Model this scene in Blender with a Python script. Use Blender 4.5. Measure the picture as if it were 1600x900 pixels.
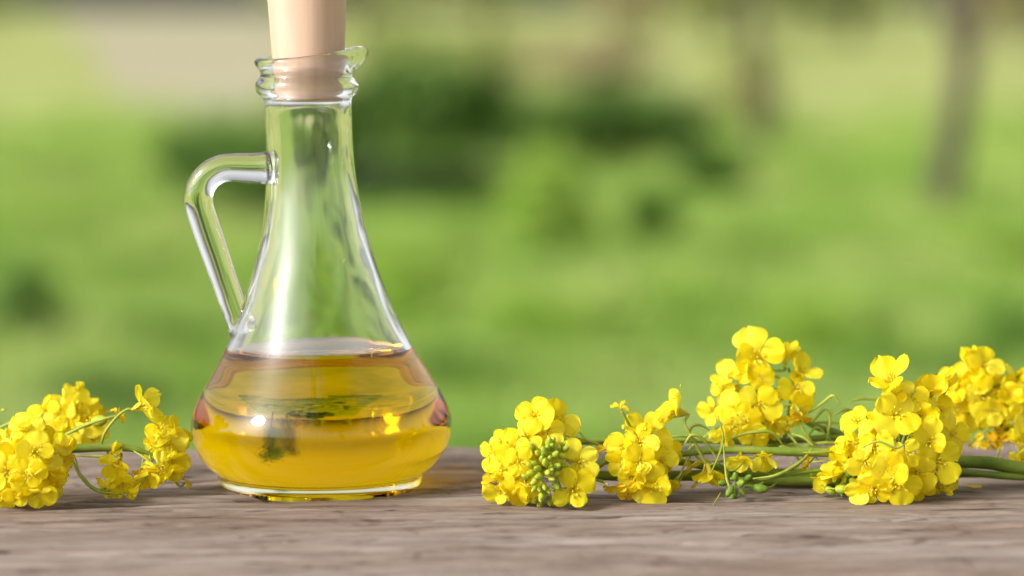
import bpy, math, random
import numpy as np
from mathutils import Vector, Matrix, Quaternion, noise

for o in list(bpy.data.objects):
    bpy.data.objects.remove(o)
SC = bpy.context.scene
COL = SC.collection
random.seed(7)
RNG = np.random.default_rng(7)

# ------------------------------------------------------------------ camera
CAM_Y, CAM_H = -1.035, 0.170
F_PX = 4545.0                       # focal length in pixels of the 1600 px wide photograph
PITCH = math.atan(438.0 / F_PX)
cam_d = bpy.data.cameras.new('camera')
cam = bpy.data.objects.new('camera', cam_d)
COL.objects.link(cam)
SC.camera = cam
cam.location = (0, CAM_Y, CAM_H)
cam.rotation_euler = (math.pi / 2 - PITCH, 0, 0)
cam_d.sensor_width = 36.0
cam_d.lens = 36.0 * F_PX / 1600.0
cam_d.clip_start = 0.05
cam_d.clip_end = 2000.0
cam_d.dof.use_dof = True
cam_d.dof.focus_distance = 1.005
cam_d.dof.aperture_fstop = 5.2

# ------------------------------------------------------------------ sky, sun, exposure
AZ, EL = 60.0, 31.0                 # the sun stands in front of the table, to the left
az, el = math.radians(AZ), math.radians(EL)
S = Vector((-math.sin(az) * math.cos(el), -math.cos(az) * math.cos(el), math.sin(el)))
W = bpy.data.worlds.new('World')
SC.world = W
W.use_nodes = True
wn = W.node_tree
bg = wn.nodes['Background']
sky = wn.nodes.new('ShaderNodeTexSky')
sky.sky_type = 'NISHITA'
sky.sun_disc = False
sky.sun_elevation = el
sky.sun_rotation = math.atan2(S.x, S.y)
sky.dust_density = 4.0
sky.air_density = 1.0
sky.ozone_density = 1.0
hs = wn.nodes.new('ShaderNodeHueSaturation')
hs.inputs['Saturation'].default_value = 0.15      # thin white cloud
wn.links.new(sky.outputs[0], hs.inputs['Color'])
wn.links.new(hs.outputs[0], bg.inputs[0])
bg.inputs[1].default_value = 0.12
sun_d = bpy.data.lights.new('sun', 'SUN')
sun = bpy.data.objects.new('sun', sun_d)
COL.objects.link(sun)
sun_d.energy = 1.5
sun_d.angle = math.radians(11.0)
sun_d.color = (1.0, 0.95, 0.88)
sun.rotation_euler = S.to_track_quat('Z', 'Y').to_euler()
SC.view_settings.view_transform = 'Standard'
SC.view_settings.look = 'None'
SC.view_settings.exposure = 0.96
SC.view_settings.gamma = 1.0
cy = SC.cycles
cy.use_denoising = True
cy.max_bounces = 20
cy.transmission_bounces = 18
cy.glossy_bounces = 8
cy.diffuse_bounces = 4
cy.transparent_max_bounces = 12
cy.caustics_refractive = True
cy.caustics_reflective = False
cy.blur_glossy = 0.6
cy.sample_clamp_indirect = 60.0
cy.use_adaptive_sampling = False


def P(px, py, y):
    """the point of the vertical plane at depth y that the photograph shows at px, py"""
    dx = (px - 800.0) / F_PX
    dz = (450.0 - py) / F_PX
    fy = math.cos(PITCH) + dz * math.sin(PITCH)
    fz = -math.sin(PITCH) + dz * math.cos(PITCH)
    t = (y - CAM_Y) / fy
    return Vector((dx * t, y, CAM_H + fz * t))


def PXM(y):
    return (y - CAM_Y) / F_PX


# ------------------------------------------------------------------ material helpers
def mat(name):
    m = bpy.data.materials.new(name)
    m.use_nodes = True
    nt = m.node_tree
    return m, nt, nt.nodes, nt.links, nt.nodes['Principled BSDF']


def nd(nt, kind, **kw):
    n = nt.nodes.new(kind)
    for k, v in kw.items():
        if k in n.inputs.keys():
            n.inputs[k].default_value = v
        else:
            setattr(n, k, v)
    return n


def ramp(nt, fac, stops):
    r = nt.nodes.new('ShaderNodeValToRGB')
    nt.links.new(fac, r.inputs[0])
    e = r.color_ramp.elements
    while len(e) < len(stops):
        e.new(0.5)
    for i, (p, c) in enumerate(stops):
        e[i].position = p
        e[i].color = (c[0], c[1], c[2], 1) if not isinstance(c, (int, float)) else (c, c, c, 1)
    return r


def mixc(nt, fac, a, b, mode='MIX'):
    m = nt.nodes.new('ShaderNodeMix')
    m.data_type = 'RGBA'
    m.blend_type = mode
    for s, v in ((m.inputs[0], fac), (m.inputs[6], a), (m.inputs[7], b)):
        if hasattr(v, 'is_output'):
            nt.links.new(v, s)
        elif isinstance(v, (int, float)):
            s.default_value = v
        else:
            s.default_value = (v[0], v[1], v[2], 1)
    return m.outputs[2]


def leafy(name, c1, c2, c3, scale=6.0, trans=0.35, rough=0.5, coord='Object', tcol=None, rnd=0.0):
    """thin plant tissue: colour drifts between three tones, some light passes through"""
    m, nt, N, L, b = mat(name)
    tc = nd(nt, 'ShaderNodeTexCoord')
    geo = nd(nt, 'ShaderNodeNewGeometry')
    no = nd(nt, 'ShaderNodeTexNoise', Scale=scale, Detail=4.0, Roughness=0.6)
    src = geo.outputs['Position'] if coord == 'World' else tc.outputs['Object']
    L.new(src, no.inputs['Vector'])
    fac = no.outputs['Fac']
    if rnd:
        oi = nd(nt, 'ShaderNodeObjectInfo')
        ma = nd(nt, 'ShaderNodeMath', operation='MULTIPLY_ADD')
        L.new(oi.outputs['Random'], ma.inputs[0])
        ma.inputs[1].default_value = rnd
        sb = nd(nt, 'ShaderNodeMath', operation='SUBTRACT')
        L.new(fac, sb.inputs[0])
        sb.inputs[1].default_value = rnd * 0.5
        L.new(sb.outputs[0], ma.inputs[2])
        fac = ma.outputs[0]
    r = ramp(nt, fac, [(0.3, c1), (0.5, c2), (0.72, c3)])
    L.new(r.outputs[0], b.inputs['Base Color'])
    b.inputs['Roughness'].default_value = rough
    b.inputs['Specular IOR Level'].default_value = 0.3
    tr = nd(nt, 'ShaderNodeBsdfTranslucent')
    if tcol:
        tr.inputs[0].default_value = (*tcol, 1)
    else:
        L.new(r.outputs[0], tr.inputs[0])
    mx = nd(nt, 'ShaderNodeMixShader')
    mx.inputs[0].default_value = trans
    L.new(b.outputs[0], mx.inputs[1])
    L.new(tr.outputs[0], mx.inputs[2])
    L.new(mx.outputs[0], N['Material Output'].inputs['Surface'])
    return m


def glass_mat(name='clear_glass', ior=1.5):
    m, nt, N, L, b = mat(name)
    b.inputs['Base Color'].default_value = (0.985, 0.99, 0.98, 1)
    b.inputs['Roughness'].default_value = 0.0
    b.inputs['IOR'].default_value = ior
    b.inputs['Transmission Weight'].default_value = 1.0
    tc = nd(nt, 'ShaderNodeTexCoord')
    mp = nd(nt, 'ShaderNodeMapping')
    mp.inputs['Scale'].default_value = (1, 1, 0.35)
    no = nd(nt, 'ShaderNodeTexNoise', Scale=90.0, Detail=1.5)
    bp = nd(nt, 'ShaderNodeBump', Strength=0.25, Distance=0.0006)
    L.new(tc.outputs['Object'], mp.inputs[0])
    L.new(mp.outputs[0], no.inputs['Vector'])
    L.new(no.outputs['Fac'], bp.inputs['Height'])
    L.new(bp.outputs[0], b.inputs['Normal'])
    return m


def oil_mat():
    m, nt, N, L, b = mat('golden_oil')
    b.inputs['Base Color'].default_value = (1, 1, 1, 1)
    b.inputs['Roughness'].default_value = 0.0
    b.inputs['IOR'].default_value = 1.47
    b.inputs['Transmission Weight'].default_value = 1.0
    va = nd(nt, 'ShaderNodeVolumeAbsorption', Density=98.0)
    va.inputs['Color'].default_value = (0.984, 0.913, 0.0, 1)
    L.new(va.outputs[0], N['Material Output'].inputs['Volume'])
    # where the oil touches the glass the glass wall does the bending; only the free surface bends light
    at = nd(nt, 'ShaderNodeAttribute')
    at.attribute_name = 'free_surface'
    tr = nd(nt, 'ShaderNodeBsdfTransparent')
    mx = nd(nt, 'ShaderNodeMixShader')
    L.new(at.outputs['Fac'], mx.inputs[0])
    L.new(tr.outputs[0], mx.inputs[1])
    L.new(b.outputs[0], mx.inputs[2])
    L.new(mx.outputs[0], N['Material Output'].inputs['Surface'])
    return m


def stopper_mat():
    m, nt, N, L, b = mat('pale_turned_wood')
    tc = nd(nt, 'ShaderNodeTexCoord')
    mp = nd(nt, 'ShaderNodeMapping')
    mp.inputs['Scale'].default_value = (1, 1, 0.05)
    no = nd(nt, 'ShaderNodeTexNoise', Scale=260.0, Detail=4.0, Roughness=0.6)
    L.new(tc.outputs['Object'], mp.inputs[0])
    L.new(mp.outputs[0], no.inputs['Vector'])
    r = ramp(nt, no.outputs['Fac'], [(0.25, (0.58, 0.37, 0.265)), (0.75, (0.70, 0.475, 0.365))])
    L.new(r.outputs[0], b.inputs['Base Color'])
    b.inputs['Roughness'].default_value = 0.42
    bp = nd(nt, 'ShaderNodeBump', Strength=0.12, Distance=0.0003)
    L.new(no.outputs['Fac'], bp.inputs['Height'])
    L.new(bp.outputs[0], b.inputs['Normal'])
    return m


def table_mat():
    m, nt, N, L, b = mat('weathered_wood')
    tc = nd(nt, 'ShaderNodeTexCoord')

    def noi(sx, sy, det, rough=0.6, dist=0.0):
        mp = nd(nt, 'ShaderNodeMapping')
        mp.inputs['Scale'].default_value = (sx, sy, sy)
        n = nd(nt, 'ShaderNodeTexNoise', Scale=1.0, Detail=det, Roughness=rough, Distortion=dist)
        L.new(tc.outputs['Object'], mp.inputs[0])
        L.new(mp.outputs[0], n.inputs['Vector'])
        return n.outputs['Fac']
    broad = noi(5, 30, 4, 0.6, 0.4)
    mid = noi(17, 165, 5, 0.72, 0.35)
    fine = noi(90, 430, 4, 0.7)
    r1 = ramp(nt, broad, [(0.32, (0.20, 0.138, 0.100)), (0.5, (0.286, 0.226, 0.186)), (0.7, (0.35, 0.302, 0.268))])
    r2 = ramp(nt, mid, [(0.30, (0.34, 0.28, 0.25)), (0.42, (0.76, 0.72, 0.70)), (0.56, (1.0, 1.0, 1.0)), (0.75, (1.2, 1.19, 1.17))])
    c = mixc(nt, 1.0, r1.outputs[0], r2.outputs[0], 'MULTIPLY')
    r3 = ramp(nt, fine, [(0.33, (0.62, 0.57, 0.54)), (0.5, (1, 1, 1)), (0.8, (1.08, 1.07, 1.06))])
    c = mixc(nt, 0.8, c, r3.outputs[0], 'MULTIPLY')
    # dark open pores and short checks along the grain
    chk = noi(30, 230, 3, 0.6, 0.5)
    rc = ramp(nt, chk, [(0.30, (0.20, 0.14, 0.11)), (0.37, (1, 1, 1))])
    c = mixc(nt, 0.85, c, rc.outputs[0], 'MULTIPLY')
    blot = noi(75, 48, 2, 0.55, 0.6)
    rb = ramp(nt, blot, [(0.27, (0.50, 0.42, 0.39)), (0.36, (1, 1, 1))])
    c = mixc(nt, 0.8, c, rb.outputs[0], 'MULTIPLY')
    at = nd(nt, 'ShaderNodeAttribute')
    at.attribute_name = 'groove'
    gr = ramp(nt, at.outputs['Fac'], [(0.0, (1, 1, 1)), (1.0, (0.20, 0.14, 0.11))])
    c = mixc(nt, 1.0, c, gr.outputs[0], 'MULTIPLY')
    L.new(c, b.inputs['Base Color'])
    b.inputs['Roughness'].default_value = 0.78
    b.inputs['Specular IOR Level'].default_value = 0.3
    ad = nd(nt, 'ShaderNodeMath', operation='MULTIPLY_ADD')
    L.new(fine, ad.inputs[0])
    ad.inputs[1].default_value = 0.5
    L.new(mid, ad.inputs[2])
    bp = nd(nt, 'ShaderNodeBump', Strength=0.7, Distance=0.0007)
    L.new(ad.outputs[0], bp.inputs['Height'])
    bp2 = nd(nt, 'ShaderNodeBump', Strength=0.8, Distance=0.0008)
    L.new(rc.outputs[0], bp2.inputs['Height'])
    L.new(bp.outputs[0], bp2.inputs['Normal'])
    L.new(bp2.outputs[0], b.inputs['Normal'])
    return m


def ground_mat(name, c1, c2, c3, sc):
    m, nt, N, L, b = mat(name)
    geo = nd(nt, 'ShaderNodeNewGeometry')
    no = nd(nt, 'ShaderNodeTexNoise', Scale=sc, Detail=6.0, Roughness=0.62)
    L.new(geo.outputs['Position'], no.inputs['Vector'])
    r = ramp(nt, no.outputs['Fac'], [(0.32, c1), (0.5, c2), (0.68, c3)])
    L.new(r.outputs[0], b.inputs['Base Color'])
    b.inputs['Roughness'].default_value = 0.9
    b.inputs['Specular IOR Level'].default_value = 0.1
    return m


def bark_mat():
    m, nt, N, L, b = mat('bark')
    tc = nd(nt, 'ShaderNodeTexCoord')
    mp = nd(nt, 'ShaderNodeMapping')
    mp.inputs['Scale'].default_value = (1, 1, 0.2)
    no = nd(nt, 'ShaderNodeTexNoise', Scale=40.0, Detail=5.0, Roughness=0.7)
    L.new(tc.outputs['Object'], mp.inputs[0])
    L.new(mp.outputs[0], no.inputs['Vector'])
    r = ramp(nt, no.outputs['Fac'], [(0.3, (0.045, 0.033, 0.024)), (0.7, (0.12, 0.088, 0.065))])
    L.new(r.outputs[0], b.inputs['Base Color'])
    b.inputs['Roughness'].default_value = 0.9
    bp = nd(nt, 'ShaderNodeBump', Strength=0.8, Distance=0.02)
    L.new(no.outputs['Fac'], bp.inputs['Height'])
    L.new(bp.outputs[0], b.inputs['Normal'])
    return m


M = {}
M['glass'] = glass_mat()
M['wet_glass'] = glass_mat('glass_wetted_by_oil', 1.5 / 1.47)
M['oil'] = oil_mat()
M['stopper'] = stopper_mat()
M['wood'] = table_mat()
M['petal'] = leafy('yellow_petal', (0.93, 0.73, 0.004), (0.95, 0.83, 0.012), (0.96, 0.88, 0.07), scale=160, trans=0.5, rough=0.55, rnd=0.35)
M['old_petal'] = leafy('faded_petal', (0.82, 0.46, 0.006), (0.88, 0.62, 0.006), (0.90, 0.72, 0.03), scale=200, trans=0.36, rough=0.6, rnd=0.4)
M['stamen'] = leafy('stamen', (0.80, 0.62, 0.03), (0.85, 0.70, 0.06), (0.62, 0.62, 0.08), scale=300, trans=0.2)
M['sepal'] = leafy('sepal', (0.55, 0.50, 0.03), (0.68, 0.60, 0.04), (0.75, 0.60, 0.05), scale=200, trans=0.3)
M['bud'] = leafy('flower_bud', (0.34, 0.46, 0.04), (0.50, 0.58, 0.05), (0.68, 0.66, 0.06), scale=180, trans=0.25, rough=0.5, rnd=0.3)
M['dark_bud'] = leafy('green_bud', (0.12, 0.22, 0.02), (0.20, 0.32, 0.03), (0.34, 0.42, 0.05), scale=180, trans=0.2, rough=0.5, rnd=0.3)
M['stem'] = leafy('green_stem', (0.11, 0.17, 0.015), (0.20, 0.28, 0.03), (0.34, 0.40, 0.07), scale=60, trans=0.15, rough=0.4, coord='World')
M['stalk'] = leafy('pale_stalk', (0.24, 0.31, 0.025), (0.38, 0.44, 0.05), (0.50, 0.52, 0.11), scale=120, trans=0.2, rough=0.45, coord='World')
M['grass'] = leafy('grass_blades', (0.15, 0.31, 0.035), (0.31, 0.47, 0.085), (0.54, 0.60, 0.22), scale=1.3, trans=0.4, rough=0.6, coord='World')
M['dark_leaf'] = leafy('dark_leaves', (0.06, 0.125, 0.018), (0.105, 0.205, 0.03), (0.17, 0.28, 0.05), scale=2.5, trans=0.3, coord='World')
M['deep_leaf'] = leafy('deep_green_leaves', (0.02, 0.045, 0.008), (0.035, 0.075, 0.012), (0.06, 0.11, 0.02), scale=2.5, trans=0.25, coord='World')
M['mid_leaf'] = leafy('mid_green_leaves', (0.09, 0.19, 0.025), (0.15, 0.29, 0.04), (0.22, 0.36, 0.06), scale=3.0, trans=0.35, coord='World')
M['lime_leaf'] = leafy('lime_leaves', (0.26, 0.43, 0.05), (0.35, 0.53, 0.08), (0.46, 0.58, 0.13), scale=3.0, trans=0.4, coord='World')
M['olive_leaf'] = leafy('olive_leaves', (0.26, 0.32, 0.08), (0.38, 0.42, 0.13), (0.48, 0.48, 0.20), scale=0.5, trans=0.35, coord='World')
M['dry_leaf'] = leafy('dry_leaves', (0.34, 0.32, 0.15), (0.42, 0.37, 0.19), (0.52, 0.44, 0.27), scale=0.6, trans=0.35, coord='World')
M['meadow'] = ground_mat('meadow_ground', (0.18, 0.25, 0.05), (0.33, 0.37, 0.11), (0.46, 0.45, 0.20), 0.35)
M['dry_ground'] = ground_mat('dry_ground', (0.30, 0.32, 0.13), (0.40, 0.36, 0.24), (0.44, 0.39, 0.30), 0.45)
M['bark'] = bark_mat()


# ------------------------------------------------------------------ object helpers
def mesh_from(name, verts, faces, m, smooth=True):
    me = bpy.data.meshes.new(name)
    me.from_pydata([tuple(v) for v in verts], [], faces)
    me.materials.append(m)
    if smooth:
        me.polygons.foreach_set('use_smooth', [True] * len(me.polygons))
    me.update()
    return me


def link(name, me, parent=None, loc=None):
    o = bpy.data.objects.new(name, me)
    COL.objects.link(o)
    if parent is not None:
        o.parent = parent
    if loc is not None:
        o.location = loc
    return o


def tag(o, label=None, cat=None, group=None, kind=None):
    if label:
        o['label'] = label
    if cat:
        o['category'] = cat
    if group:
        o['group'] = group
    if kind:
        o['kind'] = kind
    return o


def empty(name, loc):
    o = bpy.data.objects.new(name, None)
    COL.objects.link(o)
    o.empty_display_size = 0.01
    o.location = loc
    return o


def spline(pts, n=6):
    pts = [Vector(p) for p in pts]
    if len(pts) < 3:
        return [pts[0].lerp(pts[-1], i / n) for i in range(n + 1)]
    ext = [pts[0] * 2 - pts[1]] + pts + [pts[-1] * 2 - pts[-2]]
    out = []
    for i in range(1, len(ext) - 2):
        a, b, c, d = ext[i - 1:i + 3]
        for k in range(n):
            t = k / n
            out.append(0.5 * ((2 * b) + (c - a) * t + (2 * a - 5 * b + 4 * c - d) * t * t + (3 * b - a - 3 * c + d) * t ** 3))
    out.append(pts[-1])
    return out


def tube_geo(pts, rad, seg=8, n=6, ridges=0.0):
    """verts and faces of a capped tube through pts; rad is a number or one per point"""
    cp = spline(pts, n)
    k = len(cp)
    if isinstance(rad, (int, float)):
        rr = [rad] * k
    else:
        rr = [float(x) for x in np.interp(np.linspace(0, len(rad) - 1, k), range(len(rad)), rad)]
    vs, fs = [], []
    t = (cp[1] - cp[0]).normalized()
    up = Vector((0, 0, 1)) if abs(t.z) < 0.9 else Vector((1, 0, 0))
    nrm = (up - t * up.dot(t)).normalized()
    for i in range(k):
        t = (cp[min(i + 1, k - 1)] - cp[max(i - 1, 0)]).normalized()
        nrm = (nrm - t * nrm.dot(t)).normalized()
        bn = t.cross(nrm)
        for s in range(seg):
            a = 2 * math.pi * s / seg
            r = rr[i] * (1 + ridges * math.cos(a * 4))
            vs.append(cp[i] + (nrm * math.cos(a) + bn * math.sin(a)) * r)
    for i in range(k - 1):
        for s in range(seg):
            s2 = (s + 1) % seg
            fs.append((i * seg + s, i * seg + s2, (i + 1) * seg + s2, (i + 1) * seg + s))
    fs.append(tuple(range(seg - 1, -1, -1)))
    fs.append(tuple((k - 1) * seg + s for s in range(seg)))
    return vs, fs


def join_geo(parts):
    V, Fc = [], []
    for v, f in parts:
        o = len(V)
        V += list(v)
        Fc += [tuple(i + o for i in q) for q in f]
    return V, Fc


# ------------------------------------------------------------------ ground and far background
GZ = -0.75


def dist_for(py):                      # distance at which the ground shows at height py in the photo
    return (CAM_H - GZ) * F_PX / max(py - 12.0, 1.0)


def G(px, py):                         # the point of the ground seen at px, py
    d = dist_for(py)
    return Vector(((px - 800.0) / F_PX * d, CAM_Y + d, GZ))


me = mesh_from('meadow', [(-400, -60, GZ), (400, -60, GZ), (400, 700, GZ), (-400, 700, GZ)], [(0, 1, 2, 3)], M['meadow'], False)
tag(link('meadow', me), kind='structure')
pv = [G(a_, b_) + Vector((0, 0, .004)) for a_, b_ in ((96, 22), (118, 50), (150, 84), (168, 128), (205, 165), (262, 200), (320, 205), (392, 182), (440, 120), (466, 60), (470, 22))]
me = mesh_from('dry_clearing', pv, [tuple(range(len(pv)))], M['dry_ground'], False)
tag(link('dry_clearing', me), kind='structure')


def grass_patch(name, n, dmin, dmax, hmin, hmax, m, wid, side=1.0):
    d = np.exp(RNG.uniform(math.log(dmin), math.log(dmax), n))
    x = RNG.uniform(-0.5, 0.5, n) * (0.40 * d + 1.2) * side
    y = CAM_Y + d
    clump = np.array([noise.noise(Vector((a * 1.3, b * 0.9, 3.0))) for a, b in zip(x, y)])
    keep = (clump > -0.25)
    x, y, d, clump = x[keep], y[keep], d[keep], clump[keep]
    far = RNG.random(len(x)) < np.clip((dmax - d) / (dmax * .55), 0.08, 1)
    x, y, d, clump = x[far], y[far], d[far], clump[far]
    n = len(x)
    h = RNG.uniform(hmin, hmax, n) * (1 + 0.9 * clump)
    th = RNG.uniform(0, 2 * math.pi, n)
    w = wid * (0.7 + 0.6 * RNG.random(n)) * (0.6 + d * 0.06)
    lx, ly = RNG.normal(0, 0.35, n) * h, RNG.normal(0, 0.35, n) * h
    cx_, sy_ = np.cos(th) * w, np.sin(th) * w
    V = np.zeros((n, 5, 3))
    V[:, 0] = np.stack([x - cx_, y - sy_, np.full(n, GZ)], 1)
    V[:, 1] = np.stack([x + cx_, y + sy_, np.full(n, GZ)], 1)
    V[:, 2] = np.stack([x - cx_ * .8 + lx * .35, y - sy_ * .8 + ly * .35, GZ + h * .6], 1)
    V[:, 3] = np.stack([x + cx_ * .8 + lx * .35, y + sy_ * .8 + ly * .35, GZ + h * .6], 1)
    V[:, 4] = np.stack([x + lx, y + ly, GZ + h], 1)
    b = np.arange(n)[:, None] * 5
    tri = np.concatenate([b + np.array([0, 1, 3]), b + np.array([0, 3, 2]), b + np.array([2, 3, 4])], 1).reshape(-1, 3)
    me = bpy.data.meshes.new(name)
    me.vertices.add(n * 5)
    me.vertices.foreach_set('co', V.reshape(-1))
    me.loops.add(len(tri) * 3)
    me.loops.foreach_set('vertex_index', tri.reshape(-1).astype(np.int32))
    me.polygons.add(len(tri))
    me.polygons.foreach_set('loop_start', np.arange(0, len(tri) * 3, 3, dtype=np.int32))
    me.materials.append(m)
    me.update()
    me.validate()
    return link(name, me)


tag(grass_patch('meadow_grass', 120000, 4.6, 28, 0.05, 0.13, M['grass'], 0.006),
    'bright green uncut grass spreading behind the table', 'grass', kind='stuff')


def leaf_cloud(center, rx, ry, rz, n, size, seed, clumps=9, flat=0.0):
    """leaves gathered in clumps through an uneven crown volume"""
    r = np.random.default_rng(seed)
    cc = r.normal(0, 1, (clumps, 3))
    cc /= np.linalg.norm(cc, axis=1)[:, None]
    cc *= r.uniform(0.25, 0.85, (clumps, 1))
    cc[:, 2] = cc[:, 2] * (1 - flat) + r.uniform(-.9, .6, clumps) * flat
    idx = r.integers(0, clumps, n)
    p = cc[idx] + r.normal(0, 0.24, (n, 3))
    p = p * np.array([rx, ry, rz]) + np.array(center)
    a = r.normal(0, 1, (n, 3)); a /= np.linalg.norm(a, axis=1)[:, None]
    b = np.cross(a, r.normal(0, 1, (n, 3))); b /= np.linalg.norm(b, axis=1)[:, None]
    s = size * r.uniform(0.6, 1.3, (n, 1))
    q = np.stack([p - a * s, p + b * s * .45, p + a * s, p - b * s * .45], 1)
    f = np.arange(n * 4).reshape(n, 4)
    return q.reshape(-1, 3), f


def leaf_object(name, parent, loc, geo, m, floor=None):
    v, f = geo
    v = v.copy()
    if floor is not None:
        v[:, 2] = np.maximum(v[:, 2], floor + 0.01 * RNG.random(len(v)))
    me = bpy.data.meshes.new(name)
    me.vertices.add(len(v))
    me.vertices.foreach_set('co', (v - np.array(loc)).reshape(-1))
    me.loops.add(f.size)
    me.loops.foreach_set('vertex_index', f.reshape(-1).astype(np.int32))
    me.polygons.add(len(f))
    me.polygons.foreach_set('loop_start', np.arange(0, f.size, 4, dtype=np.int32))
    me.materials.append(m)
    me.update()
    me.validate()
    return link(name, me, parent)


def bush(name, px, py, wpx, hpx, m, label, cat, n=2600, seed=1, depth=None, leaf=0.035, group=None, clumps=10):
    g = G(px, py)
    d = g.y - CAM_Y
    rx = wpx / 2 / F_PX * d
    rz = hpx / 2 / F_PX * d
    ry = depth or rx * 0.7
    root = empty(name, g)
    tag(root, label, cat, group)
    c = (g.x, g.y + ry * .6, GZ + rz)
    leaf_object('foliage', root, g, leaf_cloud(c, rx, ry, rz, n, leaf, seed, clumps, .3), m, floor=GZ + .01)
    parts = []
    r = random.Random(seed)
    for k in range(5):
        e = Vector((c[0] + r.uniform(-.6, .6) * rx, c[1] + r.uniform(-.5, .5) * ry, GZ + rz * r.uniform(1.0, 1.6)))
        s0 = Vector((c[0] + r.uniform(-.1, .1) * rx, c[1], GZ - 0.01))
        parts.append(tube_geo([s0 - g, (s0.lerp(e, .5) + Vector((0, 0, .04))) - g, e - g], [0.012, 0.008, 0.003], 5, 4))
    link('stem', mesh_from('stem', *join_geo(parts), M['bark']), root)
    return root


def tree(name, px, py, base_r, path, label, crown, m, seed, group=None, branches=()):
    """path: trunk axis as photo points above the foot; crown: (dx, dz, rx, ry, rz, n, leaf)"""
    g = G(px, py)
    d = g.y
    root = empty(name, g)
    tag(root, label, 'tree', group)
    pts = [Vector((0, 0, -0.05))] + [P(a, b, d) - g for a, b in path]
    rad = list(np.linspace(base_r * 1.25, base_r * 0.75, len(pts)))
    geos = [tube_geo(pts, rad, 12, 6)]
    for br in branches:
        bp = [P(a, b, d) - g for a, b in br]
        geos.append(tube_geo(bp, [base_r * .6, base_r * .5, base_r * .35], 8, 5))
    top = pts[-1]
    r = random.Random(seed)
    dx, dz, rx, ry, rz, n, leaf = crown
    cc = top + Vector((dx, 0, dz))
    for k in range(6):
        e = cc + Vector((r.uniform(-.7, .7) * rx, r.uniform(-.7, .7) * ry, r.uniform(-.3, .6) * rz))
        geos.append(tube_geo([top, top.lerp(e, .5) + Vector((0, 0, .1 * rz)), e], [base_r * .5, base_r * .3, base_r * .1], 6, 4))
    link('trunk', mesh_from('trunk', *join_geo(geos), M['bark']), root)
    leaf_object('crown', root, g, leaf_cloud(tuple(g + cc), rx, ry, rz, n, leaf, seed, 16), m)
    return root


BG = 'shrubs and plants in the blurred garden'
bush('dark_shrub', 690, 345, 270, 100, M['deep_leaf'], 'wide dark green shrub just right of the bottle neck, out of focus', 'shrub', 6000, 11, 0.35, .035, clumps=16)
bush('dark_shrub', 700, 262, 300, 190, M['dark_leaf'], 'tall dark green shrub behind the wide dark one right of the bottle neck', 'shrub', 4200, 41, 0.4, .045, clumps=16)
bush('dark_shrub', 940, 262, 330, 140, M['dark_leaf'], 'long low dark green shrub in the middle of the blurred garden', 'shrub', 5200, 12, .5, .045, clumps=14)
bush('dark_shrub', 335, 335, 260, 160, M['dark_leaf'], 'dark green shrub seen above the handle of the glass jug', 'shrub', 4600, 13, .4, .04, clumps=14)
bush('dark_shrub', 520, 320, 160, 200, M['dark_leaf'], 'dark green shrub standing behind the bottle neck', 'shrub', 3400, 14, .4, .04)
bush('small_shrub', 1112, 318, 110, 100, M['dark_leaf'], 'small dark green shrub to the left of the leaning trunk, farther of two', 'shrub', 1600, 15, .2, .035)
bush('small_shrub', 1016, 430, 90, 140, M['mid_leaf'], 'small upright green shrub in the middle of the bright grass', 'shrub', 1600, 16, .1, .026)
bush('leafy_plant', 850, 440, 130, 240, M['lime_leaf'], 'tall lime green plant in front of the dark shrubs', 'plant', 4000, 17, .15, .025)
bush('leafy_plant', 800, 560, 110, 120, M['lime_leaf'], 'low lime green plant in the grass to the right of the bottle', 'plant', 900, 18, .12, .02)
bush('low_bush', 18, 590, 130, 190, M['dark_leaf'], 'dark green bush at the left edge of the picture', 'bush', 2600, 19, .2, .02)
bush('low_bush', 140, 700, 210, 120, M['dark_leaf'], 'dark green bush low behind the left flowers', 'bush', 2400, 20, .2, .02)
bush('low_bush', 1590, 590, 120, 120, M['mid_leaf'], 'mid green bush at the right edge of the picture behind the flowers', 'bush', 1500, 21, .15, .02)
bush('low_bush', 640, 520, 150, 100, M['lime_leaf'], 'bright lime green bush right beside the shoulder of the bottle', 'bush', 1200, 22, .15, .02)
bush('far_shrub', 720, 118, 330, 70, M['olive_leaf'], 'olive shrub far behind the wooden stopper, on its right', 'shrub', 2600, 23, 1.5, .10)
bush('far_shrub', 1170, 205, 120, 150, M['olive_leaf'], 'olive shrub between the low dark shrub and the leaning trunk', 'shrub', 2200, 24, .5, .05)
bush('far_shrub', 930, 130, 180, 70, M['dry_leaf'], 'dry brownish shrub above the long low dark shrub', 'shrub', 2000, 25, 1.0, .08)

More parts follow.
